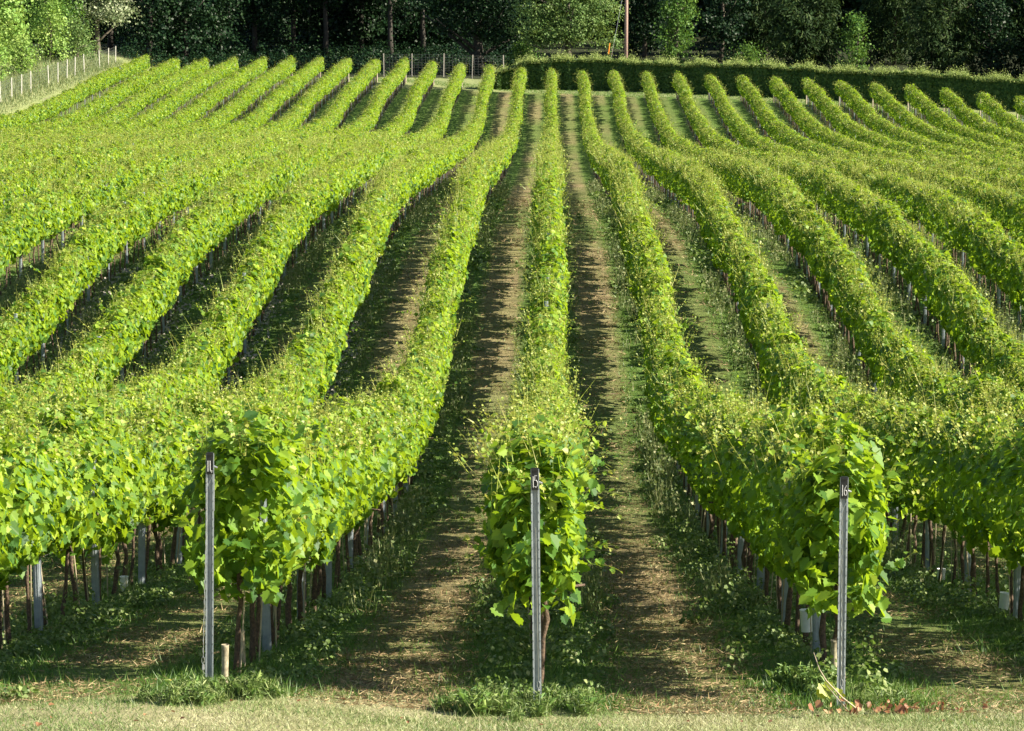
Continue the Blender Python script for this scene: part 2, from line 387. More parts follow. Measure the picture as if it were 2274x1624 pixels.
# ------------------------------------------------------------------ vine rows
ROWX = {i: (i-15)*2.4-.11 for i in range(1, 31)}
ENDI = [1, 5, 10, 14, 15, 16, 20, 25, 29, 30]; ENDD = [11.2, 11.25, 11.1, 10.6, 10.5, 10.45, 10.3, 10.1, 9.75, 9.7]
def row_end(i): return float(np.interp(i, ENDI, ENDD))*22-.5
START = {14: 22.85, 15: 22.3, 16: 22.5, 13: 21.6, 12: 21.5, 17: 23.3, 18: 23.5}
def row_start(i): return START.get(i, 21.5 if i < 14 else 23.5)
def visible_start(i, marg_l=2.5, marg_r=5.5):
    X = ROWX[i]
    if X > 0: y = (X-marg_r)*F/(PW-XV)
    else: y = (-X-marg_l)*F/XV
    return max(row_start(i), y)
ORD = ['', 'first', 'second', 'third', 'fourth', 'fifth', 'sixth', 'seventh', 'eighth', 'ninth', 'tenth', 'eleventh', 'twelfth', 'thirteenth', 'fourteenth',
       'fifteenth', 'sixteenth', 'seventeenth', 'eighteenth', 'nineteenth', 'twentieth']
def row_ref(i):
    if i in (14, 15, 16): return f"row with plate {i}"
    if i < 14: return f"{ORD[14-i]} vine row left of plate 14"
    return f"{ORD[i-16]} vine row right of plate 16"
def in_frame(x, y, z, m=12):
    px, py, zc = project(x, y, z); return -m < px < PW+m and -m < py < PH+m

HW = [.35]; HH = [.58]; HC = [1.36]
TOPX = np.arange(0, 270, .22); TOPV = R.normal(size=len(TOPX))*.135; VINEV = np.clip(R.normal(size=400)*.12+.99, .66, 1.18); VINEX = np.arange(400)*.875
def canopy_points(k, y0, y1, ph, shell=.42):
    """points and outward normals on the trimmed vine canopy"""
    s = R.uniform(y0, y1, k); t = R.uniform(0, 2*np.pi, k)
    ct, st = np.cos(t), np.sin(t); e = .70
    cx_, cz_ = np.sign(ct)*np.abs(ct)**e, np.sign(st)*np.abs(st)**e
    nz = (np.sin(s*1.9+ph[0]+1.3*np.sin(t))*.5+np.sin(s*4.3+ph[1]+2*t)*.3+np.sin(s*.63+ph[2])*.35)
    rho = 1-shell*R.random(k)**1.3+.17*nz*np.abs(ct)
    hw = HW[0]+.03*np.sin(s*.35+ph[3]); hh = HH[0]+.05*np.sin(s*1.1+ph[4])+.04*np.sin(s*3.7+ph[5])
    rag = 1+.22*(st < -.3)*np.sin(s*3.1+ph[1])*np.sin(s*7.7+ph[2])
    vg = np.interp(s, VINEX, np.roll(VINEV, int(ph[1]*60))); hw = hw*vg; hh = hh*(.5+.5*vg)
    x = cx_*hw*rho*(1-.12*np.clip(cz_, -1, 1)); h = HC[0]+cz_*hh*np.minimum(rho, 1.04)*rag
    rg = np.interp(s, TOPX, np.roll(TOPV, int(ph[0]*900)))
    h += np.clip(st-.2, 0, 1)*rg
    n = unit(np.stack([cx_/hw*.45, np.zeros(k), cz_/hh*.6], 1))
    hole = (np.sin(s*5.3+ph[2]+2.2*h)+np.sin(s*11.7-h*5+ph[3])*.8+np.sin(h*7+s*2.1+ph[4])*.8)
    keep = ((hole < 1.15)|(R.random(k) < .15))&((h > 1.05)|(hole < .25)|(R.random(k) < .45))
    return s[keep], x[keep], h[keep], n[keep], st[keep]

def add_leaves(cl, i, y0, y1, dens, tpl, size, ph, end=None):
    k = int((y1-y0)*dens)
    if k <= 0: return
    s, x, h, n, st = canopy_points(k, y0, y1, ph); k = len(s)
    if end is not None:     # leaves closing the end of the row
        ke = 430; r_ = R.random(ke)**.6; a = R.uniform(0, 2*np.pi, ke); e = .7
        rim = 1+.16*np.sin(3*a+ph[0])+.12*np.sin(5*a+ph[1])+.08*np.sin(9*a+ph[2]); r_ *= rim
        ex = np.sign(np.cos(a))*np.abs(np.cos(a))**e*r_*.38; eh = 1.36+np.sign(np.sin(a))*np.abs(np.sin(a))**e*r_*.56
        es = end+R.uniform(-.2, .9, ke)+.55*r_**2+.2*np.sin(eh*6+ph[3])
        nl = 50      # shoots trailing down at the row end
        ex[:nl] = R.choice([-.26, -.14, .05, .2, .3], nl)+R.normal(size=nl)*.035; eh[:nl] = R.uniform(.62, 1.0, nl); es[:nl] = end+R.uniform(-.1, .5, nl)
        s = np.concatenate([s, es]); x = np.concatenate([x, ex]); h = np.concatenate([h, eh])
        n = np.concatenate([n, np.stack([ex*2.6+R.normal(size=ke)*.5, -.55*np.ones(ke), .35+R.normal(size=ke)*.3], 1)]); k += ke
    wig = .05*np.sin(s*.21+ph[0])
    px = ROWX[i]+wig+x; c = np.stack([px, s, ground(px*0+ROWX[i], s)+h], 1)
    nn = n*.75+np.array([0, 0, .42])+R.normal(size=(k, 3))*.42
    tip = np.stack([n[:, 0]*.5, R.normal(size=k)*.6, -.75+R.normal(size=k)*.35], 1)+n*.35
    sz = size*R.uniform(.62, 1.18, k)
    cl.add(tpl, c, nn, tip, sz)

def add_tips(leafc, stemc, i, y0, y1, dens, ph, lod):
    k = int((y1-y0)*dens)
    if k <= 0: return
    s = R.uniform(y0, y1, k); x = R.normal(size=k)*.19
    L = R.gamma(3.0, .055, k)+.05
    L *= (1.15, 1.1, .85)[lod]
    base_h = (1.84, 1.80, 1.76)[lod]-.25*np.abs(x)+.05*np.sin(s*1.1+ph[4])
    base_h = base_h+.9*np.interp(s, TOPX, np.roll(TOPV, int(ph[0]*900)))
    L = L*np.clip(1+2.2*np.interp(s, TOPX, np.roll(TOPV, 37+int(ph[0]*900))), .3, 2)
    dirv = unit(np.stack([x*.9+R.normal(size=k)*.25, R.normal(size=k)*.28, np.ones(k)], 1))
    X0 = ROWX[i]+.05*np.sin(s*.21+ph[0])+x
    b = np.stack([X0, s, ground(X0*0+ROWX[i], s)+base_h], 1)
    if lod < 2: stemc.strips(b-dirv*.1, dirv*(L[:, None]+.1), np.where(R.random(k) < .5, .009, .013)*(1 if lod == 0 else 1.5))
    m = (6, 4, 2)[lod]
    for q in range(m):
        f = (q+.6)/m
        c = b+dirv*(L*f)[:, None]+R.normal(size=(k, 3))*.022
        n = np.stack([R.normal(size=k), R.normal(size=k), .8+R.random(k)], 1)
        leafc.add(LEAF_B if lod == 0 else LEAF_C, c, n, R.normal(size=(k, 3))+np.array([0, 0, .2]),
                  (.062-.038*f)*R.uniform(.55, 1.15, k)*(.9, 1.15, 1.45)[lod])

def add_shoots(leafc, stemc, foli, i, y0, y1, dens, lod):
    """long side shoots that escape the trimmed canopy"""
    k = int((y1-y0)*dens)
    if k <= 0: return
    s = R.uniform(y0, y1, k); sd = R.choice([-1, 1], k); hb = R.uniform(1.0, 1.95, k); L = R.uniform(.18, .52, k)
    b = np.stack([ROWX[i]+sd*.30, s, ground(ROWX[i]+s*0, s)+hb], 1)
    d0 = unit(np.stack([sd*R.uniform(.3, 1.1, k), R.normal(size=k)*.5, R.uniform(.1, 1.3, k)], 1))
    p = b.copy(); d = d0.copy()
    for q in range(7):
        st_ = d*(L/6)[:, None]
        stemc.strips(p, st_*1.15, .009 if lod == 0 else .014)
        p = p+st_; d = unit(d+np.array([0, 0, -.10])+R.normal(size=(k, 3))*.12)
        (foli if q < 5 else leafc).add(LEAF_A if lod == 0 else LEAF_C, p+R.normal(size=(k, 3))*.02, R.normal(size=(k, 3))*.6+[0, -.2, .6], R.normal(size=(k, 3))-[0, 0, .4], (.105-.012*q)*R.uniform(.7, 1.1, k)*(1 if lod == 0 else 1.2))

# trunk meshes (shared)
trunks = []
for q in range(5):
    s_ = Solid(); rr = random.Random(q)
    pts = []; ox = oy = 0
    for a in range(7):
        pts.append((ox, oy, a*.15-.04)); ox += rr.uniform(-.024, .024); oy += rr.uniform(-.03, .03)
    s_.tube(pts, [.036, .027, .029, .021, .026, .020, .032], 7)
    if q % 2: s_.tube([(ox, oy, .72), (ox+.02, oy+.15, .82), (ox, oy+.35, .84)], [.018, .014, .010], 5)
    trunks.append(s_.mesh("trunk", M['bark'], True))
s_ = Solid(); s_.tube([(0, 0, -.03), (.004, 0, .5), (.0, 0, 1.05)], .0075, 5); cane_me = s_.mesh("cane", M['cane'])

rows = {}
POSTS = []
for i in range(1, 30):
    ph = R.uniform(0, 6.28, 6); X = ROWX[i]
    ys, ye = visible_start(i), row_end(i)
    if ye-ys < 2: continue
    lab = (f"leafy vine row ending at the post with plate {i}" if i in (14, 15, 16)
           else f"{ORD[14-i]} leafy vine row left of the row with plate 14" if i < 14 else f"{ORD[i-16]} leafy vine row right of the row with plate 16")
    root = thing("vine_row", lab, "vine row", (0, 0, 0), "trained vine rows running up the slope"); rows[i] = root
    cl = Cloud(); tl = Cloud(); ts = Cloud()
    for (a, b, dens, tpl, size, lod, td) in ((0, 48, 900, LEAF_A, .114, 0, 52), (48, 85, 560, LEAF_B, .138, 1, 60), (85, 130, 480, LEAF_C, .15, 1, 85), (130, 260, 400, LEAF_C, .155, 2, 120)):
        y0, y1 = max(a, ys), min(b, ye); HW[0] = (.355, .35, .325)[lod]; HH[0] = (.60, .57, .52)[lod]; HC[0] = (1.35, 1.36, 1.38)[lod]
        if y1 <= y0: continue
        near_end = ys if (a <= ys < b and ys == row_start(i)) else None
        vf = max(y0, min(y1, visible_start(i, 1.0, 1.0)))      # a thinner stretch beyond the picture's edge
        add_leaves(cl, i, y0, vf, dens*.6, tpl, size*1.2, ph, near_end if near_end is not None and vf > y0+.01 else None)
        add_leaves(cl, i, vf, y1, dens, tpl, size, ph, near_end if near_end is not None and vf <= y0+.01 else None)
        if b >= ye: add_leaves(cl, i, y1-.1, y1, 900, tpl, size, ph)
        ts = tl
        add_tips(tl, ts, i, y0, y1, td, ph, lod)
        add_shoots(tl, ts, cl, i, y0, y1, (3.0, 1.3, .8)[lod], lod)
        if near_end is not None: add_shoots(tl, ts, cl, i, y0-.1, y0+.7, 12, 0)
    cl.obj("foliage", M['vine'], root)
    tl.obj("young_shoots", M['tips'], root)
    # trunks: one every 0.875 m, a steel post every fourth
    n0 = max(0, int((visible_start(i, 2.2, 2.2)-row_start(i)-.45)/.875)); single = 0; st = Solid()
    yv = row_start(i)+.45
    far = Cloud()
    k = n0
    while True:
        y = yv+k*.875+R.uniform(-.08, .08)
        if y > ye-.3: break
        x = X+R.uniform(-.04, .04); z = gz(X, y)+.02
        if in_frame(x, y, z+.3, 500):
            if in_frame(x, y, z+.3) and y < 115 and single < 100:
                single += 1
                o = bpy.data.objects.new("trunk", trunks[int(R.integers(5))]); C.objects.link(o)
                o.location = (x, y, z); o.rotation_euler = (R.uniform(-.09, .09), R.uniform(-.11, .11), R.uniform(0, 6.3)); o.parent = root; f_ = R.uniform(.7, 1.15); o.scale = (f_, f_, 1)
                if y < 62 and R.random() < .75:
                    c_ = bpy.data.objects.new("cane", cane_me); C.objects.link(c_); c_.parent = o
                    c_.location = (R.uniform(-.02, .02)+.045, R.uniform(-.04, .04), 0)
            else:
                st.tube([(x, y, z-.05), (x+R.uniform(-.03, .03), y, z+.85)], .03, 4, False)
                if R.random() < .4: st.tube([(x+.06, y, z), (x+.06, y, z+.9)], .012, 3, False)
        if k % 4 == 2: POSTS.append((i, X+.005, yv+(k+.5)*.875, root))
        k += 1
    if st.v:
        o = st.obj("trunk", M['bark'], root); o['kind'] = 'stuff'
    if 12 <= i <= 18:
        wr = Solid(); yy = np.arange(max(row_start(i)+.1, visible_start(i, .6, .6)), 110, 1.75)
        for hgt in (.74, 1.55):
            wr.tube([(X, y, gz(X, y)+hgt) for y in yy], .0025, 3, False)
        wr.obj("trellis_wire", M['wire'], root)

# intermediate steel posts
s_ = Solid()
for fx in (-.024, .024): s_.box((fx, 0, .92), (.003, .016, .98))
s_.box((0, -.0145, .92), (.0205, .0025, .98)); s_.box((-.011, -.02, .92), (.003, .003, .98)); s_.box((.011, -.02, .92), (.003, .003, .98))
for fx in (-.0345, .0345): s_.box((fx, .014, .92), (.0075, .002, .98))
post_me = s_.mesh("post", M['steelpost'])
POSTS = [p for p in POSTS if in_frame(p[1], p[2], gz(p[1], p[2])+.4, 500)]
POSTS.sort(key=lambda p: p[2]+(0 if in_frame(p[1], p[2], gz(p[1], p[2])+.4) else 1000))
cnt = {}; rest = Solid()
for q, (i, x, y, root) in enumerate(POSTS):
    z = gz(x, y)
    if q < 300:
        cnt[i] = cnt.get(i, 0)+1; c_ = cnt[i]
        o = bpy.data.objects.new("trellis_post", post_me); C.objects.link(o); o.location = (x, y, z)
        o.rotation_euler = (R.uniform(-.02, .02), R.uniform(-.025, .025), 0)
        nth = ORD[c_] if c_ <= 20 else f"number {c_}"
        if c_ > 20: nth = ORD[20]+"-plus-"+ORD[c_-20] if c_ <= 40 else str(c_)
        tag(o, f"grey steel post, {nth} from the camera under {row_ref(i)}", "post", "steel posts standing in the vine rows")
    else:
        rest.box((x, y, z+.9), (.03, .015, .95))
if rest.v:
    o = rest.obj("trellis_post", M['steelpost']); tag(o, "distant steel posts under the far vine rows", "posts", kind='stuff')

# timber posts at the far row ends
s_ = Solid(); s_.tube([(0, 0, -.1), (0, 0, 1.75)], .055, 8); endpost_me = s_.mesh("end_post", M['wood'])
for i in range(1, 30):
    y = row_end(i)+.25; x = ROWX[i]
    if not in_frame(x, y, gz(x, y)+.5): continue
    o = bpy.data.objects.new("end_post", endpost_me); C.objects.link(o); o.location = (x, y, gz(x, y))
    tag(o, f"pale timber post closing the far end of the {row_ref(i)}", "post", "timber posts at the far row ends")

# ------------------------------------------------------------------ numbered end posts
def stroke(s, pts, r=.0042): s.tube(pts, r, 6)
def end_post(num, px, d, h, lean, shift):
    X = ROWX[num]; y = row_start(num)-.32
    x = X+shift; z = gz(x, y)
    root = thing("numbered_post", {14: "grey steel end post with plate 14 and a twisted wire", 15: "grey steel end post with plate 15 in the middle row",
                 16: "grey steel end post with black plate 16"}[num], "post", (x, y, z), "numbered steel end posts")
    root.rotation_euler = (0, lean, R.uniform(-.08, .08)); root.scale = (.9, 1, 1)
    s = Solid()
    s.box((0, .006, h/2-.03), (.021, .0022, h/2+.03))
    for sx in (-1, 1):
        s.box((sx*.0225, -.008, h/2-.03), (.0018, .018, h/2+.03))
        s.box((sx*.0285, -.0265, h/2-.03), (.0065, .0018, h/2+.03))
        s.box((sx*.0085, .0015, h/2-.03), (.003, .003, h/2+.03))
    s.obj("post_body", M['steel'], root)
    hs = Solid()
    k = 0
    while .25+k*.07 < h-.2:
        for sx in (-1, 1): hs.box((sx*.0290, -.0290, .25+k*.07), (.002, .001, .006))
        k += 1
    hs.obj("slots", M['hole'], root)
    p = Solid(); p.box((0, -.034, h-.075), (.029, .004, .085)); p.box((0, -.037, h-.004), (.030, .008, .008))
    plate = p.obj("number_plate", M['black'], root)
    g = Solid(); yy = -.0405; b = h-.15
    stroke(g, [(-.016, yy, b+.012), (-.0165, yy, b+.095)])
    if num == 14:
        stroke(g, [(.002, yy, b+.095), (.003, yy, b+.03), (.005, yy, b+.014), (.022, yy, b+.015)])
        stroke(g, [(.016, yy, b+.022), (.016, yy, b+.002)], .0028)
    elif num == 15:
        stroke(g, [(.018, yy, b+.100), (-.002, yy, b+.100), (-.003, yy, b+.062), (.010, yy, b+.068), (.021, yy, b+.050), (.020, yy, b+.026), (.008, yy, b+.014), (-.004, yy, b+.018)], .0034)
    else:
        stroke(g, [(.018, yy, b+.092), (.006, yy, b+.076), (.0, yy, b+.055), (-.002, yy, b+.032), (.006, yy, b+.016), (.014, yy, b+.016), (.021, yy, b+.030), (.020, yy, b+.048), (.012, yy, b+.056), (.001, yy, b+.050)], .0036)
    g.obj("number", M['paint'], plate)
    # straining wire: a bridle at the top, a twisted strand, a loop and a grip at the bottom
    wv = Solid(); wx = {14: -.020, 15: .012, 16: -.018}[num]; top = h-.24
    if num != 15:
        wv.tube([(-.026, -.045, top+.06), (wx+.006, -.047, top), (wx, -.05, top-.03)], .0022, 5)
        wv.tube([(.022, -.045, top+.06), (wx+.01, -.047, top), (wx, -.05, top-.03)], .0022, 5)
        pts = [(wx+.0015*math.cos(q*.9)+(-.02 if num == 14 else .012)*(q/120), -.052-.06*(q/120)+.0015*math.sin(q*.9), top-.03-(top-.27)*q/120) for q in range(121)]
        wv.tube(pts, .0035, 5)
        ex, ez = pts[-1][0], pts[-1][2]
    else:
        wv.tube([(wx-.01, -.05, top-.2), (wx, -.055, .23)], .0025, 5); ex, ez = wx, .23
    wy = -.115 if num != 15 else -.06
    loop = [(ex+.012*math.sin(a), wy, ez-.03+.028*math.cos(a)) for a in np.linspace(0, 2*math.pi, 14)]
    wv.tube(loop, .0025, 5)
    wv.tube([(ex, wy, ez-.058), (ex+.006, wy, ez-.25)], .0032, 5)
    wv.obj("straining_wire", M['wire'], root)
    gp = Solid(); gp.box((ex+.002, wy, ez-.085), (.008, .006, .02)); gp.obj("wire_grip", M['paint'], root)
    br = Solid(); br.tube([(.03, -.01, h-.1), (.062, -.012, h-.112)], .008, 6); br.tube([(.034, -.01, h-.16), (.034, -.01, h-.45)], .004, 5)
    br.obj("wire_hook", M['wire'], root)
    return root
end_post(14, 460, .98, 1.81, .014, -.15)
end_post(15, 1195, 1.0, 1.84, -.012, .0)
end_post(16, 1875, 1.05, 1.77, .004, -.09)

# ------------------------------------------------------------------ vine guards
def guard(px, row, hgt, rad, mat, label, lean=0.0, lift=0.0):
    X = ROWX[row]; y = abs(X)*F/abs(px-XV); z = gz(X, y)+.02+lift
    s = Solid(); seg = 18; rings = []
    prof = [(rad*.90, 0), (rad*.96, hgt*.5), (rad, hgt*.94), (rad*1.07, hgt), (rad*1.0, hgt), (rad*.9, hgt*.9), (rad*.84, .01)]
    v = []; f = []
    for r_, h in prof: v += [(r_*math.cos(2*math.pi*k/seg), r_*math.sin(2*math.pi*k/seg), h) for k in range(seg)]
    for a in range(len(prof)-1):
        for k in range(seg): f.append((a*seg+k, a*seg+(k+1) % seg, (a+1)*seg+(k+1) % seg, (a+1)*seg+k))
    s.raw(v, f)
    o = s.obj("vine_guard", mat, None, True); o.location = (X, y, z); o.rotation_euler = (0, lean, 0)
    tag(o, label, "vine guard"); return o
guard(262, 13, .17, .048, M['guard'], "white plastic tube at the foot of a vine left of plate 14")
guard(1800, 16, .20, .055, M['guard'], "white plastic tube hanging round a vine left of plate 16", -.05, .14)
guard(2240, 17, .20, .055, M['guard'], "white plastic tube in the weeds at the right picture edge", .1)
guard(487, 14, .33, .028, M['guardold'], "tall weathered cream tube right behind the post of plate 14", .02)
guard(527, 14, .30, .032, M['guardold'], "stained cream tube with open top, right of post 14", -.03)
guard(1862, 16, .30, .028, M['guardold'], "brownish tube close behind the post of plate 16", .0)
guard(2100, 17, .13, .05, M['guard'], "small white tube in shade behind the row of plate 16")

# ------------------------------------------------------------------ ground cover
def blades(cl, x, y, h, wdt, lean=.5):
    k = len(x); b = np.stack([x, y, ground(x, y)-.005], 1)
    t = np.stack([R.normal(size=k)*lean, R.normal(size=k)*lean, np.ones(k)], 1); t = unit(t)*np.asarray(h).reshape(-1, 1)
    cl.strips(b, t, wdt)
def alley_dist(x):     # distance to the nearest row line
    ph = (x+.11)/2.4; return np.abs(ph-np.round(ph))*2.4
def fan_points(k, d0, d1, pw=1.0, m=1.2):
    k = int(k*(1+2*m/(7.6*(d0+d1)/2)))
    """points on the ground inside the picture's wedge, between two depths"""
    y = (d0+(d1-d0)*R.random(k)**pw)*22
    xl = -(XV)*y/F-m; xr = (PW-XV)*y/F+m
    return R.uniform(0, 1, k)*(xr-xl)+xl, y
gr = Cloud(); x, y = fan_points(95000, .90, 1.035); 
pn = np.sin(x*1.7+y*.8)+np.sin(x*.6-y*2.1+1); keep = (y < 22.35+.35*np.sin(x*2.3)+.2*np.sin(x*6.1)+R.normal(size=len(x))*.25)&(pn+R.normal(size=len(x))*.8 > -.9); x, y = x[keep], y[keep]
blades(gr, x, y, R.gamma(4, .0075, len(x)), R.uniform(.003, .007, len(x)), 1.0)
x, y = fan_points(900, .90, 1.02); blades(gr, x, y, R.uniform(.05, .13, len(x)), .004, .4)
tag(gr.obj("dry_grass", M['straw']), "short dry grass of the near headland", "grass", kind='stuff')
gg = Cloud()
x, y = fan_points(150000, 1.0, 2.3, 1.3); a = alley_dist(x)
keep = (y > 21.8)&((a < .72+R.normal(size=len(x))*.12)|(R.random(len(x)) < .12)); x, y = x[keep], y[keep]
blades(gg, x, y, R.gamma(3, .022, len(x)), R.uniform(.006, .012, len(x)), .6)
x, y = fan_points(60000, .90, 1.05); kp = (np.sin(x*1.9+2)+np.sin(y*4+x*1.3)+R.normal(size=len(x))*.7) > .1; x, y = x[kp], y[kp]; blades(gg, x, y, R.gamma(4, .008, len(x)), .005, .8)
x, y = fan_points(200000, 2.2, 5.2, 1.2); a = alley_dist(x); keep = (a < .8)|(R.random(len(x)) < .15); x, y = x[keep], y[keep]
blades(gg, x, y, R.gamma(3, .02, len(x)), .022, .7)
tag(gg.obj("green_grass", M['green']), "green grass edging the alleys under the vines", "grass", kind='stuff')
mu = Cloud(); x, y = fan_points(170000, .99, 2.6, 1.25); a = alley_dist(x)
pn = np.sin(x*.9+1)+np.sin(y*.9+x)+np.sin(y*2.3)
keep = (a > .55+R.normal(size=len(x))*.12)&(pn+R.normal(size=len(x))*.9 > -.8); x, y = x[keep], y[keep]; k = len(x)
b = np.stack([x, y, ground(x, y)+.008+R.random(k)*.012], 1)
t = unit(np.stack([R.normal(size=k), R.normal(size=k), R.normal(size=k)*.22+.12], 1))*R.uniform(.03, .12, (k, 1))
mu.strips(b, t, R.uniform(.005, .012, k))
x, y = fan_points(90000, 2.5, 5.5, 1.1); a = alley_dist(x); keep = (a > .6)&(np.sin(y*1.1+x)+np.sin(y*2.9+x*.5)+R.normal(size=len(x))*.9 > 0); x, y = x[keep], y[keep]; k = len(x)
b = np.stack([x, y, ground(x, y)+.01+R.random(k)*.03], 1)
mu.strips(b, unit(np.stack([R.normal(size=k), R.normal(size=k)*.4, R.normal(size=k)*.3+.25], 1))*R.uniform(.06, .2, (k, 1)), R.uniform(.015, .03, k))
tag(mu.obj("cut_grass", M['mulch']), "brown mown clippings lying in the alleys", "clippings", kind='stuff')
# weeds along the rows
wd = Cloud(); td = Cloud()
def weeds_at(cl, xc, yc, hgt, rad, n, tpl, size, tilt=.7):
    k = len(xc)*n; X0 = np.repeat(xc, n); Y0 = np.repeat(yc, n); Hh = np.repeat(hgt, n); Rr = np.repeat(rad, n)
    a = R.uniform(0, 6.28, k); r_ = Rr*np.sqrt(R.random(k)); hh = Hh*R.random(k)**.8*(1-.5*(r_/Rr)**2)
    x = X0+r_*np.cos(a); y = Y0+r_*np.sin(a)
    c = np.stack([x, y, ground(x, y)+hh+.01], 1)
    n_ = np.stack([np.cos(a)*.5, np.sin(a)*.5, np.full(k, .8)], 1)+R.normal(size=(k, 3))*.4
    cl.add(tpl, c, n_, np.stack([np.cos(a), np.sin(a), R.normal(size=k)*.5+.2], 1), size*R.uniform(.5, 1.3, k))
for i in range(9, 23):
    y0 = visible_start(i, 2, 2); X = ROWX[i]
    for (a, b, n, dn, tpl, sz) in ((y0, 45, 90, 6, LEAF_B, .036), (45, 75, 26, 5.0, LEAF_C, .07), (75, 130, 12, 4.0, LEAF_C, .12)):
        a = max(a, y0)
        if b <= a: continue
        k = int((b-a)*dn); yc = R.uniform(a, b, k)
        side = np.where(R.random(k) < .55, -np.sign(X if abs(X) > 1 else 1), np.sign(X if abs(X) > 1 else 1))
        xc = X+side*R.gamma(3, .10, k)
        hg = R.gamma(3, .05, k)*(1+.5*np.sin(yc*.7+i)); weeds_at(wd, xc, yc, hg, R.uniform(.08, .24, k), n, tpl, sz)
    # taller seeding plants
    yc = R.uniform(max(y0, 30), 140, 460); yc = yc[np.sin(yc*.23+i*1.7)+R.normal(size=len(yc))*.5 > -.1]
    xc = X-np.sign(X if abs(X) > 1 else -1)*R.uniform(.15, .6, len(yc)); k = len(xc)
    for q in range(9):
        bb = np.stack([xc+R.normal(size=k)*.05, yc+R.normal(size=k)*.05, ground(xc, yc)], 1)
        t = unit(np.stack([R.normal(size=k)*.22, R.normal(size=k)*.22, np.ones(k)], 1))*R.uniform(.2, .6, (k, 1))
        td.strips(bb, t, .014)
        td.add(LEAF_C, bb+t*R.uniform(.4, 1, (k, 1)), R.normal(size=(k, 3))+[0, 0, .5], R.normal(size=(k, 3)), .06)
tag(wd.obj("weeds", M['weed']), "low broad-leaved weeds along the feet of the vines", "weeds", kind='stuff')
tag(td.obj("seeding_weeds", M['tall']), "taller grey-green seeding weeds beside the rows", "weeds", kind='stuff')
# pale stones under the left rows
stc = Cloud()
for i in (11, 12, 13, 10):
    k = 900; yc = R.uniform(44, 84, k); xc = ROWX[i]+R.normal(size=k)*.15+.1
    c = np.stack([xc, yc, ground(xc, yc)+.02], 1)
    for s_sign in (1, -1):
        stc.add(LEAF_C, c, np.stack([R.normal(size=k)*.6, -.6+R.normal(size=k)*.4, np.full(k, .8)], 1), R.normal(size=(k, 3)), R.uniform(.03, .10, k))
tag(stc.obj("rubble", M['stone']), "pale chalk rubble under the left vine rows", "rubble", kind='stuff')

# weed clumps round the numbered posts
def clump(px, d, rx, ry, hgt, n, label, mats=('weedbright', 'weed')):
    x0, y0, z0 = on_ground(px, d)
    root = thing("weed_clump", label, "weeds", (x0, y0, z0), "weed clumps at the row ends")
    big = Cloud(); sm = Cloud(); m = 9
    sa = R.uniform(0, 6.28, m); sr = np.sqrt(R.random(m))*1.15; sh = R.uniform(.35, 1.15, m)*(1.1-.4*sr)
    def pts(k):
        q = R.integers(0, m, k); a = R.uniform(0, 6.28, k); r_ = R.random(k)**.7*.42
        return (sr[q]*np.cos(sa[q])+r_*np.cos(a))*rx, (sr[q]*np.sin(sa[q])+r_*np.sin(a))*ry, a, sh[q], r_
    k = n; x, y, a, hh, r_ = pts(k)
    n_ = np.stack([-np.cos(a)*.8, -np.sin(a)*.8-.3, np.ones(k)*.6], 1)+R.normal(size=(k, 3))*.4
    tp = np.stack([np.cos(a)*.7+R.normal(size=k)*.5, np.sin(a)*.7+R.normal(size=k)*.5, R.uniform(.5, 2.6, k)], 1)
    c = np.stack([x, y, ground(x0+x, y0+y)-z0+hgt*hh*R.random(k)*.5], 1)
    big.add(LEAF_T, c, n_, tp, hgt*hh*R.uniform(.35, .9, k)*.75)
    k = n*14; x, y, a, hh, r_ = pts(k)
    c = np.stack([x, y, ground(x0+x, y0+y)-z0+hgt*hh*R.random(k)**.8*(1.05-1.2*r_)], 1)
    sm.add(LEAF_LONG, c, R.normal(size=(k, 3))*.6+[0, -.2, .8], R.normal(size=(k, 3))+[0, 0, .4], R.uniform(.025, .07, k))
    k = n*5; x, y, a, hh, r_ = pts(k); x = x*1.15; y = y*1.15
    b = np.stack([x, y, ground(x0+x, y0+y)-z0], 1)
    sm.strips(b, unit(np.stack([R.normal(size=k)*.5, R.normal(size=k)*.5, np.ones(k)], 1))*R.uniform(.04, .2, (k, 1)), .006)
    big.obj("jagged_leaves", M[mats[0]], root); sm.obj("small_leaves", M[mats[1]], root)
clump(1075, .995, .27, .25, .27, 120, "tall jagged thistles left of the middle post")
clump(1145, .985, .16, .2, .16, 60, "small light clump at the left foot of the middle post")
clump(1250, 1.0, .24, .25, .24, 130, "bushy weeds right of the middle post")
clump(390, .985, .22, .2, .19, 90, "low weeds left of the post with plate 14")
clump(520, 1.0, .26, .22, .19, 110, "low weeds right of the post with plate 14")
clump(1790, 1.05, .26, .3, .26, 90, "straggly weeds left of the post with plate 16", ('weed', 'weedbright'))
clump(1950, 1.01, .34, .16, .12, 70, "flattened green weeds below the post with plate 16")
clump(2010, 1.03, .08, .08, .15, 26, "bright green tuft right of the post with plate 16")
fl = Cloud(); x0, y0, z0 = on_ground(363, .99)
a = np.linspace(0, 6.28, 9)[:-1]
fl.add(LEAF_B, np.zeros((8, 3)), np.stack([np.cos(a)*.4, np.sin(a)*.4, np.ones(8)], 1), np.stack([np.cos(a), np.sin(a), a*0], 1), .03)
o = fl.obj("yellow_flower", M['yellow']); o.location = (x0, y0, z0+.13); tag(o, "small yellow flower at the left end of the weeds by plate 14", "flower")
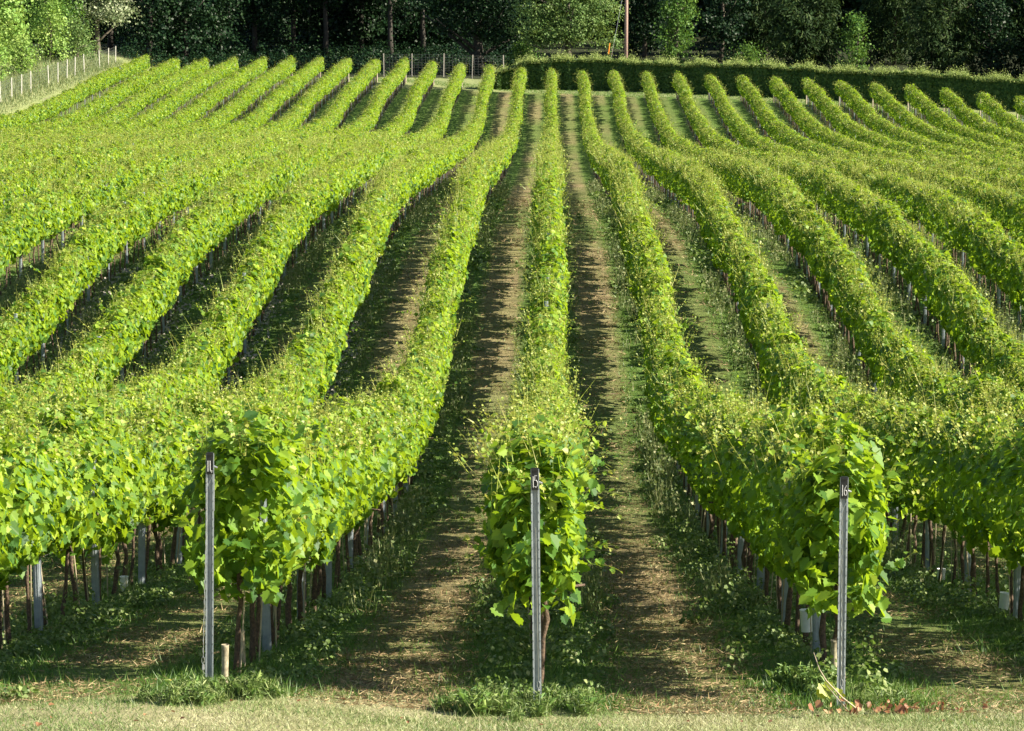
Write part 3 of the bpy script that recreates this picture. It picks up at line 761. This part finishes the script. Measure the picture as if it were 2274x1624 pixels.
# torn shoot and dead leaves below plate 16
x0, y0, z0 = on_ground(1868, 1.0)
root = thing("broken_shoot", "torn yellow-green vine shoot leaning at the foot of plate 16", "shoot", (x0, y0, z0))
s_ = Solid()
s_.tube([(-.16, .1, .42), (-.12, .05, .30), (-.07, 0, .22), (.05, -.05, .10), (.16, -.08, .02)], [.002, .004, .005, .006, .006], 6)
s_.tube([(-.08, 0, .20), (.0, -.06, .11), (.08, -.08, .02)], [.003, .004, .004], 6)
s_.obj("stem", M['cane'], root, True)
lf = Cloud(); c = np.array([(-.07, -.01, .15), (.02, -.03, .14), (.05, 0, .10), (-.1, .0, .12), (.12, -.06, .03)])
lf.add(LEAF_A, c, np.array([[.2, -1, .3]]*5)+R.normal(size=(5, 3))*.3, np.array([[0, 0, -1.]]*5)+R.normal(size=(5, 3))*.3, np.array([.13, .06, .05, .09, .07]))
lf.obj("yellow_leaves", M['yshoot'], root)
dl = Cloud(); k = 60; xx = R.normal(size=k)*.30; yy = R.normal(size=k)*.10; x1, y1, z1 = on_ground(1960, .995)
c = np.stack([x1+xx, y1+yy, ground(x1+xx, y1+yy)+R.uniform(.01, .08, k)], 1)
dl.add(LEAF_A, c, R.normal(size=(k, 3))*.6+[0, -.3, .7], R.normal(size=(k, 3)), R.uniform(.02, .07, k))
k = 60; x, y = fan_points(k, .91, 1.02); k = len(x); c = np.stack([x, y, ground(x, y)+.03], 1)
dl.add(LEAF_A, c, R.normal(size=(k, 3))*.4+[0, 0, 1], R.normal(size=(k, 3)), R.uniform(.02, .05, k))
tag(dl.obj("dead_leaves", M['dead']), "rusty dead leaves on the headland below plate 16", "leaves", kind='stuff')

# ------------------------------------------------------------------ fences
def fence(pts, hgt, mat, label, wires=7, rad=.05):
    x0, y0, z0 = pts[0]
    root = thing("wire_fence", label, "fence", (x0, y0, z0))
    s = Solid(); s.tube([(0, 0, -.1), (0, 0, hgt)], rad, 7); pm = s.mesh("fence_post", mat)
    for (x, y, z) in pts:
        o = bpy.data.objects.new("fence_post", pm); C.objects.link(o); o.parent = root; o.location = (x-x0, y-y0, z-z0)
        o.rotation_euler = (R.uniform(-.03, .03), R.uniform(-.03, .03), 0)
    n = Solid()
    for k in range(wires):
        h = .1+(hgt-.2)*k/(wires-1)
        n.tube([(x-x0, y-y0-.06, z-z0+h) for x, y, z in pts], .005, 3, False)
    for a, b in zip(pts[:-1], pts[1:]):
        for f in np.arange(.08, 1, .12):
            p = [a[j]+(b[j]-a[j])*f for j in range(3)]
            n.tube([(p[0]-x0, p[1]-y0-.06, p[2]-z0+.05), (p[0]-x0, p[1]-y0-.06, p[2]-z0+hgt-.08)], .004, 3, False)
    n.obj("netting", M['wire'], root)
FX = -37.3
lp = []
for pxs in (5, 47, 84, 119, 186, 221, 255, 285, 320, 378, 411, 438):
    px = pxs*.592; d = abs(FX)*F/(XV-px); lp.append((FX, d, gz(FX, d)))
fence(lp, 1.5, M['palepost'], "wire fence with pale posts climbing the left edge beside the dirt path", 7, .036)
bp = []
for px in (853, 915, 985, 1048, 1118):
    d = 11.75 if px < 1000 else 11.6
    bp.append(on_ground(px, d-.2*(px-270)/850))
fence(bp, 2.0, M['greywood'], "tall netted fence in front of the dark wood behind the rows", 9, .055)

# ------------------------------------------------------------------ hedge
def hedge():
    k = 150000
    u = R.random(k); X = -5.2+u*60
    base = 236.5-.40*X
    base = np.where(X < 2, 236.5-.40*2+.10*(2-X), base)
    dep = 2.2; hgt = 2.25+.07*np.sin(X*.5)+.04*np.sin(X*1.7)
    hgt *= np.clip((X+6.2)/4.5, .25, 1)**.6
    face = R.random(k); off = R.random(k)
    isf = face < .6
    y = np.where(isf, base+.25*R.random(k)+.08*np.sin(X*3.1)+.05*np.sin(X*9), base+dep*off)
    h = np.where(isf, hgt*off, hgt+.06*R.normal(size=k))
    n = np.where(isf[:, None], [-.35, -1, .25], [0, 0, 1.])+R.normal(size=(k, 3))*.5
    c = np.stack([X, y, ground(X, y*0+base)+h], 1)
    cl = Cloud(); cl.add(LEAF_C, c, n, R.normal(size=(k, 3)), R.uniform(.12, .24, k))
    root = thing("hedge", "long clipped hedge with shaded face and sunlit shaggy top", "hedge", (0, 236, gz(0, 236)))
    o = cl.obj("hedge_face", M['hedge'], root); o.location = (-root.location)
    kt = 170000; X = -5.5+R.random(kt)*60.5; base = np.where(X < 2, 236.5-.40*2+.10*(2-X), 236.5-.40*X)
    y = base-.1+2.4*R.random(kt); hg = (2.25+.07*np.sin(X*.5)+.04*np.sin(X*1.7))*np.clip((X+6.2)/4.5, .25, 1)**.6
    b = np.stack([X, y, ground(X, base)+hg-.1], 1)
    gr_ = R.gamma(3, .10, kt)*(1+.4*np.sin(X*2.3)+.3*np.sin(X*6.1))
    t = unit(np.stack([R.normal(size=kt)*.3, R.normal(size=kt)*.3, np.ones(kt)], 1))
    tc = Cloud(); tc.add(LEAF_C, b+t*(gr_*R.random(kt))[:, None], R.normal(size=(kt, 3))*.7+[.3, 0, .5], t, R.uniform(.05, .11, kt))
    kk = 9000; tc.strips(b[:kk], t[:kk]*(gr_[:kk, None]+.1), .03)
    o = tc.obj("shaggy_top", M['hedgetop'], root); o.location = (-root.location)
    # twiggy core so that no light passes straight through
    s = Solid(); xs = np.linspace(-5, 54, 60); v = []
    for X_ in xs:
        bs = 236.5-.40*X_ if X_ >= 2 else 236.5-.8+.10*(2-X_)
        hh = (2.25+.07*math.sin(X_*.5)+.04*math.sin(X_*1.7))*np.clip((X_+6.2)/4.5, .25, 1)**.6-.15; z = gz(X_, bs)
        v += [(X_, bs+.35, z-.2), (X_, bs+.35, z+hh), (X_, bs+1.9, z+hh), (X_, bs+1.9, z-.2)]
    f = []
    for a in range(59):
        for q in range(4): f.append((a*4+q, a*4+(q+1) % 4, a*4+4+(q+1) % 4, a*4+4+q))
    s.raw(v, f); o = s.obj("twigs", M['treebark'], root); o.location = (-root.location)
hedge()

# ------------------------------------------------------------------ trees
def crown_cloud(cl, blobs, dens, tpl, size, flat=0.0, droop=.0, low=None):
    """leaf clumps on the surface of ellipsoidal boughs"""
    for (bx, by, bz, rx, ry, rz) in blobs:
        area = 4*math.pi*((rx*ry)**1.6/3+(rx*rz)**1.6/3+(ry*rz)**1.6/3)**(1/1.6)
        m = max(8, int(area*.9)); # sub-clumps
        d = unit(R.normal(size=(m, 3))); rr = R.uniform(.72, 1.05, (m, 1))
        cc = np.array([bx, by, bz])+d*rr*np.array([rx, ry, rz])
        if low is not None: ok = cc[:, 2] > low; cc = cc[ok]; d = d[ok]; m = len(cc)
        if m == 0: continue
        per = int(dens); k = m*per
        o = R.normal(size=(k, 3))*np.array([.42, .42, .26+.1*(1-flat)])*R.uniform(.6, 1.3, (m, 1)).repeat(per, 0)
        c = cc.repeat(per, 0)+o; n = d.repeat(per, 0)*.8+R.normal(size=(k, 3))*.5+np.array([0, 0, .35+flat])
        tip = d.repeat(per, 0)+R.normal(size=(k, 3))*.5-np.array([0, 0, droop])
        cl.add(tpl, c, n, tip, size*R.uniform(.6, 1.3, k))
def trunk_solid(h, r, limbs, lean=.3, rr=random):
    s = Solid(); pts = [(0, 0, -.3)]; x = y = 0
    for a in range(1, 7): x += rr.uniform(-1, 1)*lean*.3; y += rr.uniform(-1, 1)*lean*.3; pts.append((x, y, h*a/6))
    s.tube(pts, [r*1.35, r*1.02, r*.92, r*.82, r*.7, r*.5, r*.3], 9)
    for (z0, ang, L, up, lr) in limbs:
        f = z0/h*6; i = min(5, int(f)); bx = pts[i][0]; by = pts[i][1]
        q = []
        for t in np.linspace(0, 1, 5): q.append((bx+math.cos(ang)*L*t, by+math.sin(ang)*L*t, z0+up*t+.25*math.sin(t*6)*.3))
        s.tube(q, [lr, lr*.8, lr*.62, lr*.45, lr*.25], 6)
    return s
def make_tree(name, label, cat, x, y, height, rad, crown_lo, mat, nb=14, leaf=.24, dens=26, tr=.22, tpl=LEAF_C, group=None, limbs=None, seed=0, flat=.0, droop=0, blobs=None, trunkcol='treebark'):
    rr = random.Random(seed); z = gz(x, y)
    root = thing(name, label, cat, (x, y, z), group)
    if limbs is None:
        limbs = [(height*rr.uniform(.25, .6), rr.uniform(0, 6.28), rad*rr.uniform(.5, .8), height*.15, tr*.45) for _ in range(6)]
    trunk_solid(height*.85, tr, limbs, .4, rr).obj("trunk", M[trunkcol], root, True)
    cl = Cloud()
    if blobs is None:
        blobs = []
        for q in range(nb):
            zz = crown_lo+(height-crown_lo)*(q+.5)/nb; f = (zz-crown_lo)/(height-crown_lo)
            env = rad*math.sin(math.pi*min(1, .22+.75*f))**.7; a = q*2.4+rr.uniform(-.5, .5); ro = env*rr.uniform(.35, .75)
            b = env*rr.uniform(.42, .62)
            blobs.append((ro*math.cos(a), ro*math.sin(a), zz, b, b, b*rr.uniform(.6, .85)))
        blobs.append((0, 0, crown_lo+(height-crown_lo)*.5, rad*.5, rad*.5, (height-crown_lo)*.42))
    low = [b for b in blobs if b[2]-b[5] < 9]; high = [b for b in blobs if b[2]-b[5] >= 9]
    crown_cloud(cl, low, dens, tpl, leaf, flat, droop, low=.15)
    crown_cloud(cl, high, max(5, dens*.3), LEAF_C, leaf*2.1, flat, droop)
    cl.obj("crown", M[mat], root)
    return root
def at(px, d): 
    x, y, z = unproject(px, 150, d*22); return x, y
# bright trees and bushes beyond the left fence
x, y = at(30, 10.6)
make_tree("bushy_tree", "bright green leafy tree in the top left corner", "tree", x-2.5, y, 9, 3.6, .4, 'lime', 16, .22, 30, seed=1, trunkcol='treebark')
x, y = at(95, 11.4)
make_tree("bushy_tree", "bluish green round tree behind the left fence", "tree", x, y+3, 9.5, 2.6, 1.0, 'oak', 13, .22, 28, seed=2)
x, y = at(215, 11.7)
make_tree("whitebeam_tree", "silvery white-leaved tree leaning over the dark gap at the left", "tree", x, y+1, 8.5, 2.3, 2.6, 'silver', 12, .20, 34, seed=3,
          blobs=[(-1.4, 0, 4.9, 1.5, 1.3, 1.2), (0, -.5, 4.6, 1.5, 1.3, 1.1), (1.5, -.3, 4.3, 1.5, 1.4, 1.1), (2.5, -.2, 3.7, 1.0, 1.0, .8), (.9, -.8, 3.2, 1.0, 1.0, .7), (-1.7, -.2, 3.4, 1.1, 1.0, .8), (-.4, 0, 6.6, 2.3, 1.9, 1.3), (1.6, 0, 6.0, 1.8, 1.6, 1.1)], limbs=[(1.2, .4, 2.2, 2.0, .12), (1.0, 2.9, 1.8, 2.0, .1)])
x, y = at(165, 11.3)
make_tree("shrub", "grey-green feathery shrub under the white-leaved tree", "shrub", x+.4, y-1, 3.3, 2.1, .1, 'limetree', 8, .16, 34, tr=.1, seed=4)
x, y = at(112, 10.9)
make_tree("shrub", "yellowish tall shrub left of the white-leaved tree", "shrub", x, y, 5.2, 1.5, .1, 'lime', 9, .18, 30, tr=.1, seed=5)
x, y = at(60, 10.1)
make_tree("shrub", "bright yellow-green bush spilling through the left fence", "shrub", x-.6, y, 2.7, 1.3, .05, 'lime', 7, .16, 30, tr=.08, seed=6)
x, y = at(10, 9.7)
make_tree("shrub", "pale green bush at the left picture edge above the fence", "shrub", x-1.2, y, 3.6, 1.7, .05, 'lime', 8, .18, 28, tr=.1, seed=7)
x, y = at(130, 11.0)
make_tree("ivy_stump", "small dark ivy-clad stump between the left shrubs", "shrub", x, y-1.5, 1.7, .6, .05, 'dark', 5, .14, 26, tr=.12, seed=8)
# dark wood behind the vineyard
wood = [ # px, d, height, radius, crown_lo, mat, label
 (245, 12.6, 13, 3.6, .8, 'dark', "shaded dark green tree right of the white-leaved tree"),
 (330, 12.3, 12, 3.2, .3, 'dark', "dense dark tree behind the upper left rows"),
 (410, 12.4, 12, 3.2, .3, 'dark', "broad dark bushy tree above the far left rows"),
 (490, 12.8, 14, 3.4, 1.0, 'dark', "dark tree left of the open trunks"),
 (565, 13.0, 15, 3.6, 2.2, 'dark', "dark tree with a pale broken branch near its foot"),
 (650, 13.2, 16, 3.8, 3.2, 'dark', "tall dark tree first of the bare trunks"),
 (722, 12.9, 16, 3.4, 5.0, 'dark', "tall dark tree second of the bare trunks"),
 (800, 13.3, 17, 3.6, 3.4, 'dark', "tall dark tree in the middle of the bare trunks"),
 (868, 12.8, 16, 3.2, 5.2, 'dark', "tall dark tree with grey trunk above the fence"),
 (940, 13.1, 16, 3.6, 3.0, 'dark', "tall dark tree left of the spreading tree"),
]
for q, (px, d, h, r_, lo, mt, lb) in enumerate(wood):
    x, y = at(px, d); make_tree("dark_tree", lb, "tree", x, y, h, r_, lo, mt, 14, .26, 20, tr=.24, seed=20+q, trunkcol='shadebark', group="trees of the dark wood")
x, y = at(1062, 12.0)
make_tree("spreading_tree", "big tree with low forking limbs between the wood and the hedge", "tree", x, y, 14, 5.0, 3.4, 'dark', 15, .24, 22, tr=.42, seed=40, trunkcol='shadebark',
          limbs=[(1.2, 2.75, 5.5, 4.2, .24), (1.3, .35, 4.2, 2.4, .2), (2.0, 1.6, 3, 3, .2), (1.8, 3.5, 4, 3, .18), (2.6, 5.6, 3, 3, .16)])
x, y = at(1262, 11.75)
make_tree("leafy_tree", "sunlit green tree left of the utility pole", "tree", x, y, 9.5, 4.6, 2.0, 'limetree', 10, .17, 62, tr=.3, seed=41, flat=.35,
          blobs=[(-3.2, -.6, 4.0, 1.6, 1.5, 1.0), (-1.4, -1.2, 3.9, 1.7, 1.5, 1.1), (.6, -1.2, 4.2, 1.7, 1.5, 1.2), (2.4, -.8, 3.9, 1.6, 1.4, 1.1), (3.4, -.2, 3.0, 1.0, 1.0, .6), (-2.2, -1, 2.9, 1.2, 1.1, .6),
                 (-.2, -1.4, 3.2, 1.2, 1.0, .5), (-2.6, 0, 6.0, 2.0, 2.0, 1.3), (.4, 0, 6.4, 2.6, 2.2, 1.5), (2.8, 0, 5.6, 1.8, 1.6, 1.2), (.2, 0, 8.4, 2.6, 2.2, 1.4)])
right = [
 (1160, 11.9, 2.6, 1.5, .1, 'oak', "low green bush at the left end of the hedge", 'shrub', LEAF_C, .2),
 (1430, 13.0, 14, 3.4, .5, 'dark', "dark tree just right of the utility pole", 'tree', LEAF_C, .26),
 (1505, 12.2, 8.5, 1.7, .4, 'oak', "narrow pale green tree right of the utility pole", 'tree', LEAF_C, .22),
 (1600, 12.8, 12, 2.6, .5, 'dark', "dark green tree behind the narrow pale one", 'tree', LEAF_C, .24),
 (1700, 13.2, 12, 3.6, .3, 'yew', "very dark yew in the middle of the right wood", 'tree', SPRAY, .5),
 (1790, 12.2, 9, 3.4, .2, 'yew', "feathery dark yew with lit tips behind the hedge", 'tree', SPRAY, .5),
 (1900, 12.0, 5.5, 1.3, .2, 'oak', "slim blue-green shrub between the two yews", 'shrub', LEAF_C, .2),
 (1985, 12.9, 12, 3.6, .2, 'yew', "broad yew in deep shade right of the slim shrub", 'tree', SPRAY, .5),
 (2095, 12.2, 10, 3.4, .2, 'yew', "yew with hanging lit sprays near the right edge", 'tree', SPRAY, .5),
 (2200, 12.2, 7, 2.4, .1, 'dark', "dark bushy tree at the right edge above the hedge", 'tree', LEAF_C, .22),
 (2290, 12.4, 11, 3.6, .1, 'yew', "yew cut by the right picture edge", 'tree', SPRAY, .5),
 (1665, 12.0, 2.6, 1.4, .1, 'oak', "small pale shrub behind the hedge", 'shrub', LEAF_C, .18),
]
for q, (px, d, h, r_, lo, mt, lb, ct, tp, lf_) in enumerate(right):
    x, y = at(px, d-.35*max(0, (px-1227)/1046)*1.2)
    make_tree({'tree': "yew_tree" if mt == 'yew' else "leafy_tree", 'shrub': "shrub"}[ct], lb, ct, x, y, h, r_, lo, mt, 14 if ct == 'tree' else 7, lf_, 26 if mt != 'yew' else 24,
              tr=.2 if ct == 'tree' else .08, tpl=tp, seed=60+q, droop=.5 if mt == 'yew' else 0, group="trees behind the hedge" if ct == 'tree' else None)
# the depth of the wood, one mass
wdp = Cloud()
for q in range(90):
    px = -150+2600*((q*.618) % 1); d = 13.3+2.8*R.random()
    x, y = at(px, d); z = gz(x, y); h = R.uniform(12, 17)
    blobs = [(x+R.normal()*1.8, y+R.normal()*1.5, z+h*R.random()**1.5+.3, R.uniform(1.6, 2.8), 2.2, R.uniform(1.3, 2.2)) for _ in range(9)]
    crown_cloud(wdp, blobs, 9, LEAF_C, .5)
for q in range(20):     # wood running on to the right, outside the picture
    x = 46+R.random()*50; y = 232-.3*(x-40)+R.random()*40; z = gz(min(x, 60), y)
    crown_cloud(wdp, [(x+R.normal()*2, y+R.normal()*2, z+R.uniform(1, 13), 3, 3, 2.2) for _ in range(7)], 6, LEAF_C, .8)
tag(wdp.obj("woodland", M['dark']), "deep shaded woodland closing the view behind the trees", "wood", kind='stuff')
ft = Solid()
for q in range(16):
    px = 250+900*R.random(); x, y = at(px, 13.4+2.2*R.random()); z = gz(x, y)
    ft.tube([(x, y, z-.2), (x+R.normal()*.2, y, z+8)], [R.uniform(.12, .24), .1], 6, False)
tag(ft.obj("far_trunks", M['shadebark']), "thin trunks deep inside the dark wood", "trunks", kind='stuff')
# undergrowth at the wood's edge and rough grass by the left fence
ug = Cloud(); k = 1500; px = R.uniform(270, 1180, k); d = R.uniform(11.75, 13.6, k)
xs_, ys_ = [], []
for a, b in zip(px, d): u_ = at(a, b); xs_.append(u_[0]); ys_.append(u_[1])
weeds_at(ug, np.array(xs_), np.array(ys_), R.gamma(3, .38, k), R.uniform(.4, 1.0, k), 34, LEAF_C, .2)
tag(ug.obj("undergrowth", M['dark']), "dark undergrowth along the fence below the wood", "undergrowth", kind='stuff')
rg = Cloud(); k = 30000; y = R.uniform(180, 255, k); x = R.uniform(-39.5, -36.2, k)-np.where(R.random(k) < .5, R.random(k)*6, 0)
hh = R.gamma(3, .10, k)*np.clip(( -36-x)/1.2, .2, 1.3)
blades(rg, x, y, hh, .05, .35)
tag(rg.obj("rough_grass", M['tall']), "rough uncut grass along the left fence", "grass", kind='stuff')
hg = Cloud(); k = 26000; X_ = R.uniform(-34, 38, k); e = np.interp((X_+.11)/2.4+15, ENDI, ENDD)*22
y = e+R.uniform(0, 5, k); blades(hg, X_, y, R.gamma(3, .025, k), .04, .6)
tag(hg.obj("short_grass", M['green']), "short grass of the far headland", "grass", kind='stuff')

# ------------------------------------------------------------------ utility pole
x, y = at(1389, 11.5); z = gz(x, y)
root = thing("utility_pole", "brown wooden utility pole rising behind the hedge", "pole", (x, y, z))
s_ = Solid(); s_.tube([(0, 0, -.3), (.03, 0, 4.5), (.06, 0, 9.5)], [.17, .155, .13], 12); s_.obj("pole_shaft", M['pole'], root, True)
s_ = Solid(); s_.box((0, -.2, 9.0), (.9, .05, .06)); s_.obj("crossarm", M['pole'], root)
s_ = Solid(); gx = (1352-1389)/26.0
s_.tube([(gx-.1, -.3, .2), (.05, -.1, 8.8)], .014, 5); s_.obj("stay_wire", M['wire'], root)
s_ = Solid(); s_.tube([(gx-.08, -.3, 2.0), (gx+.03, -.3, 2.95)], .055, 8); s_.obj("stay_marker", M['orange'], root)
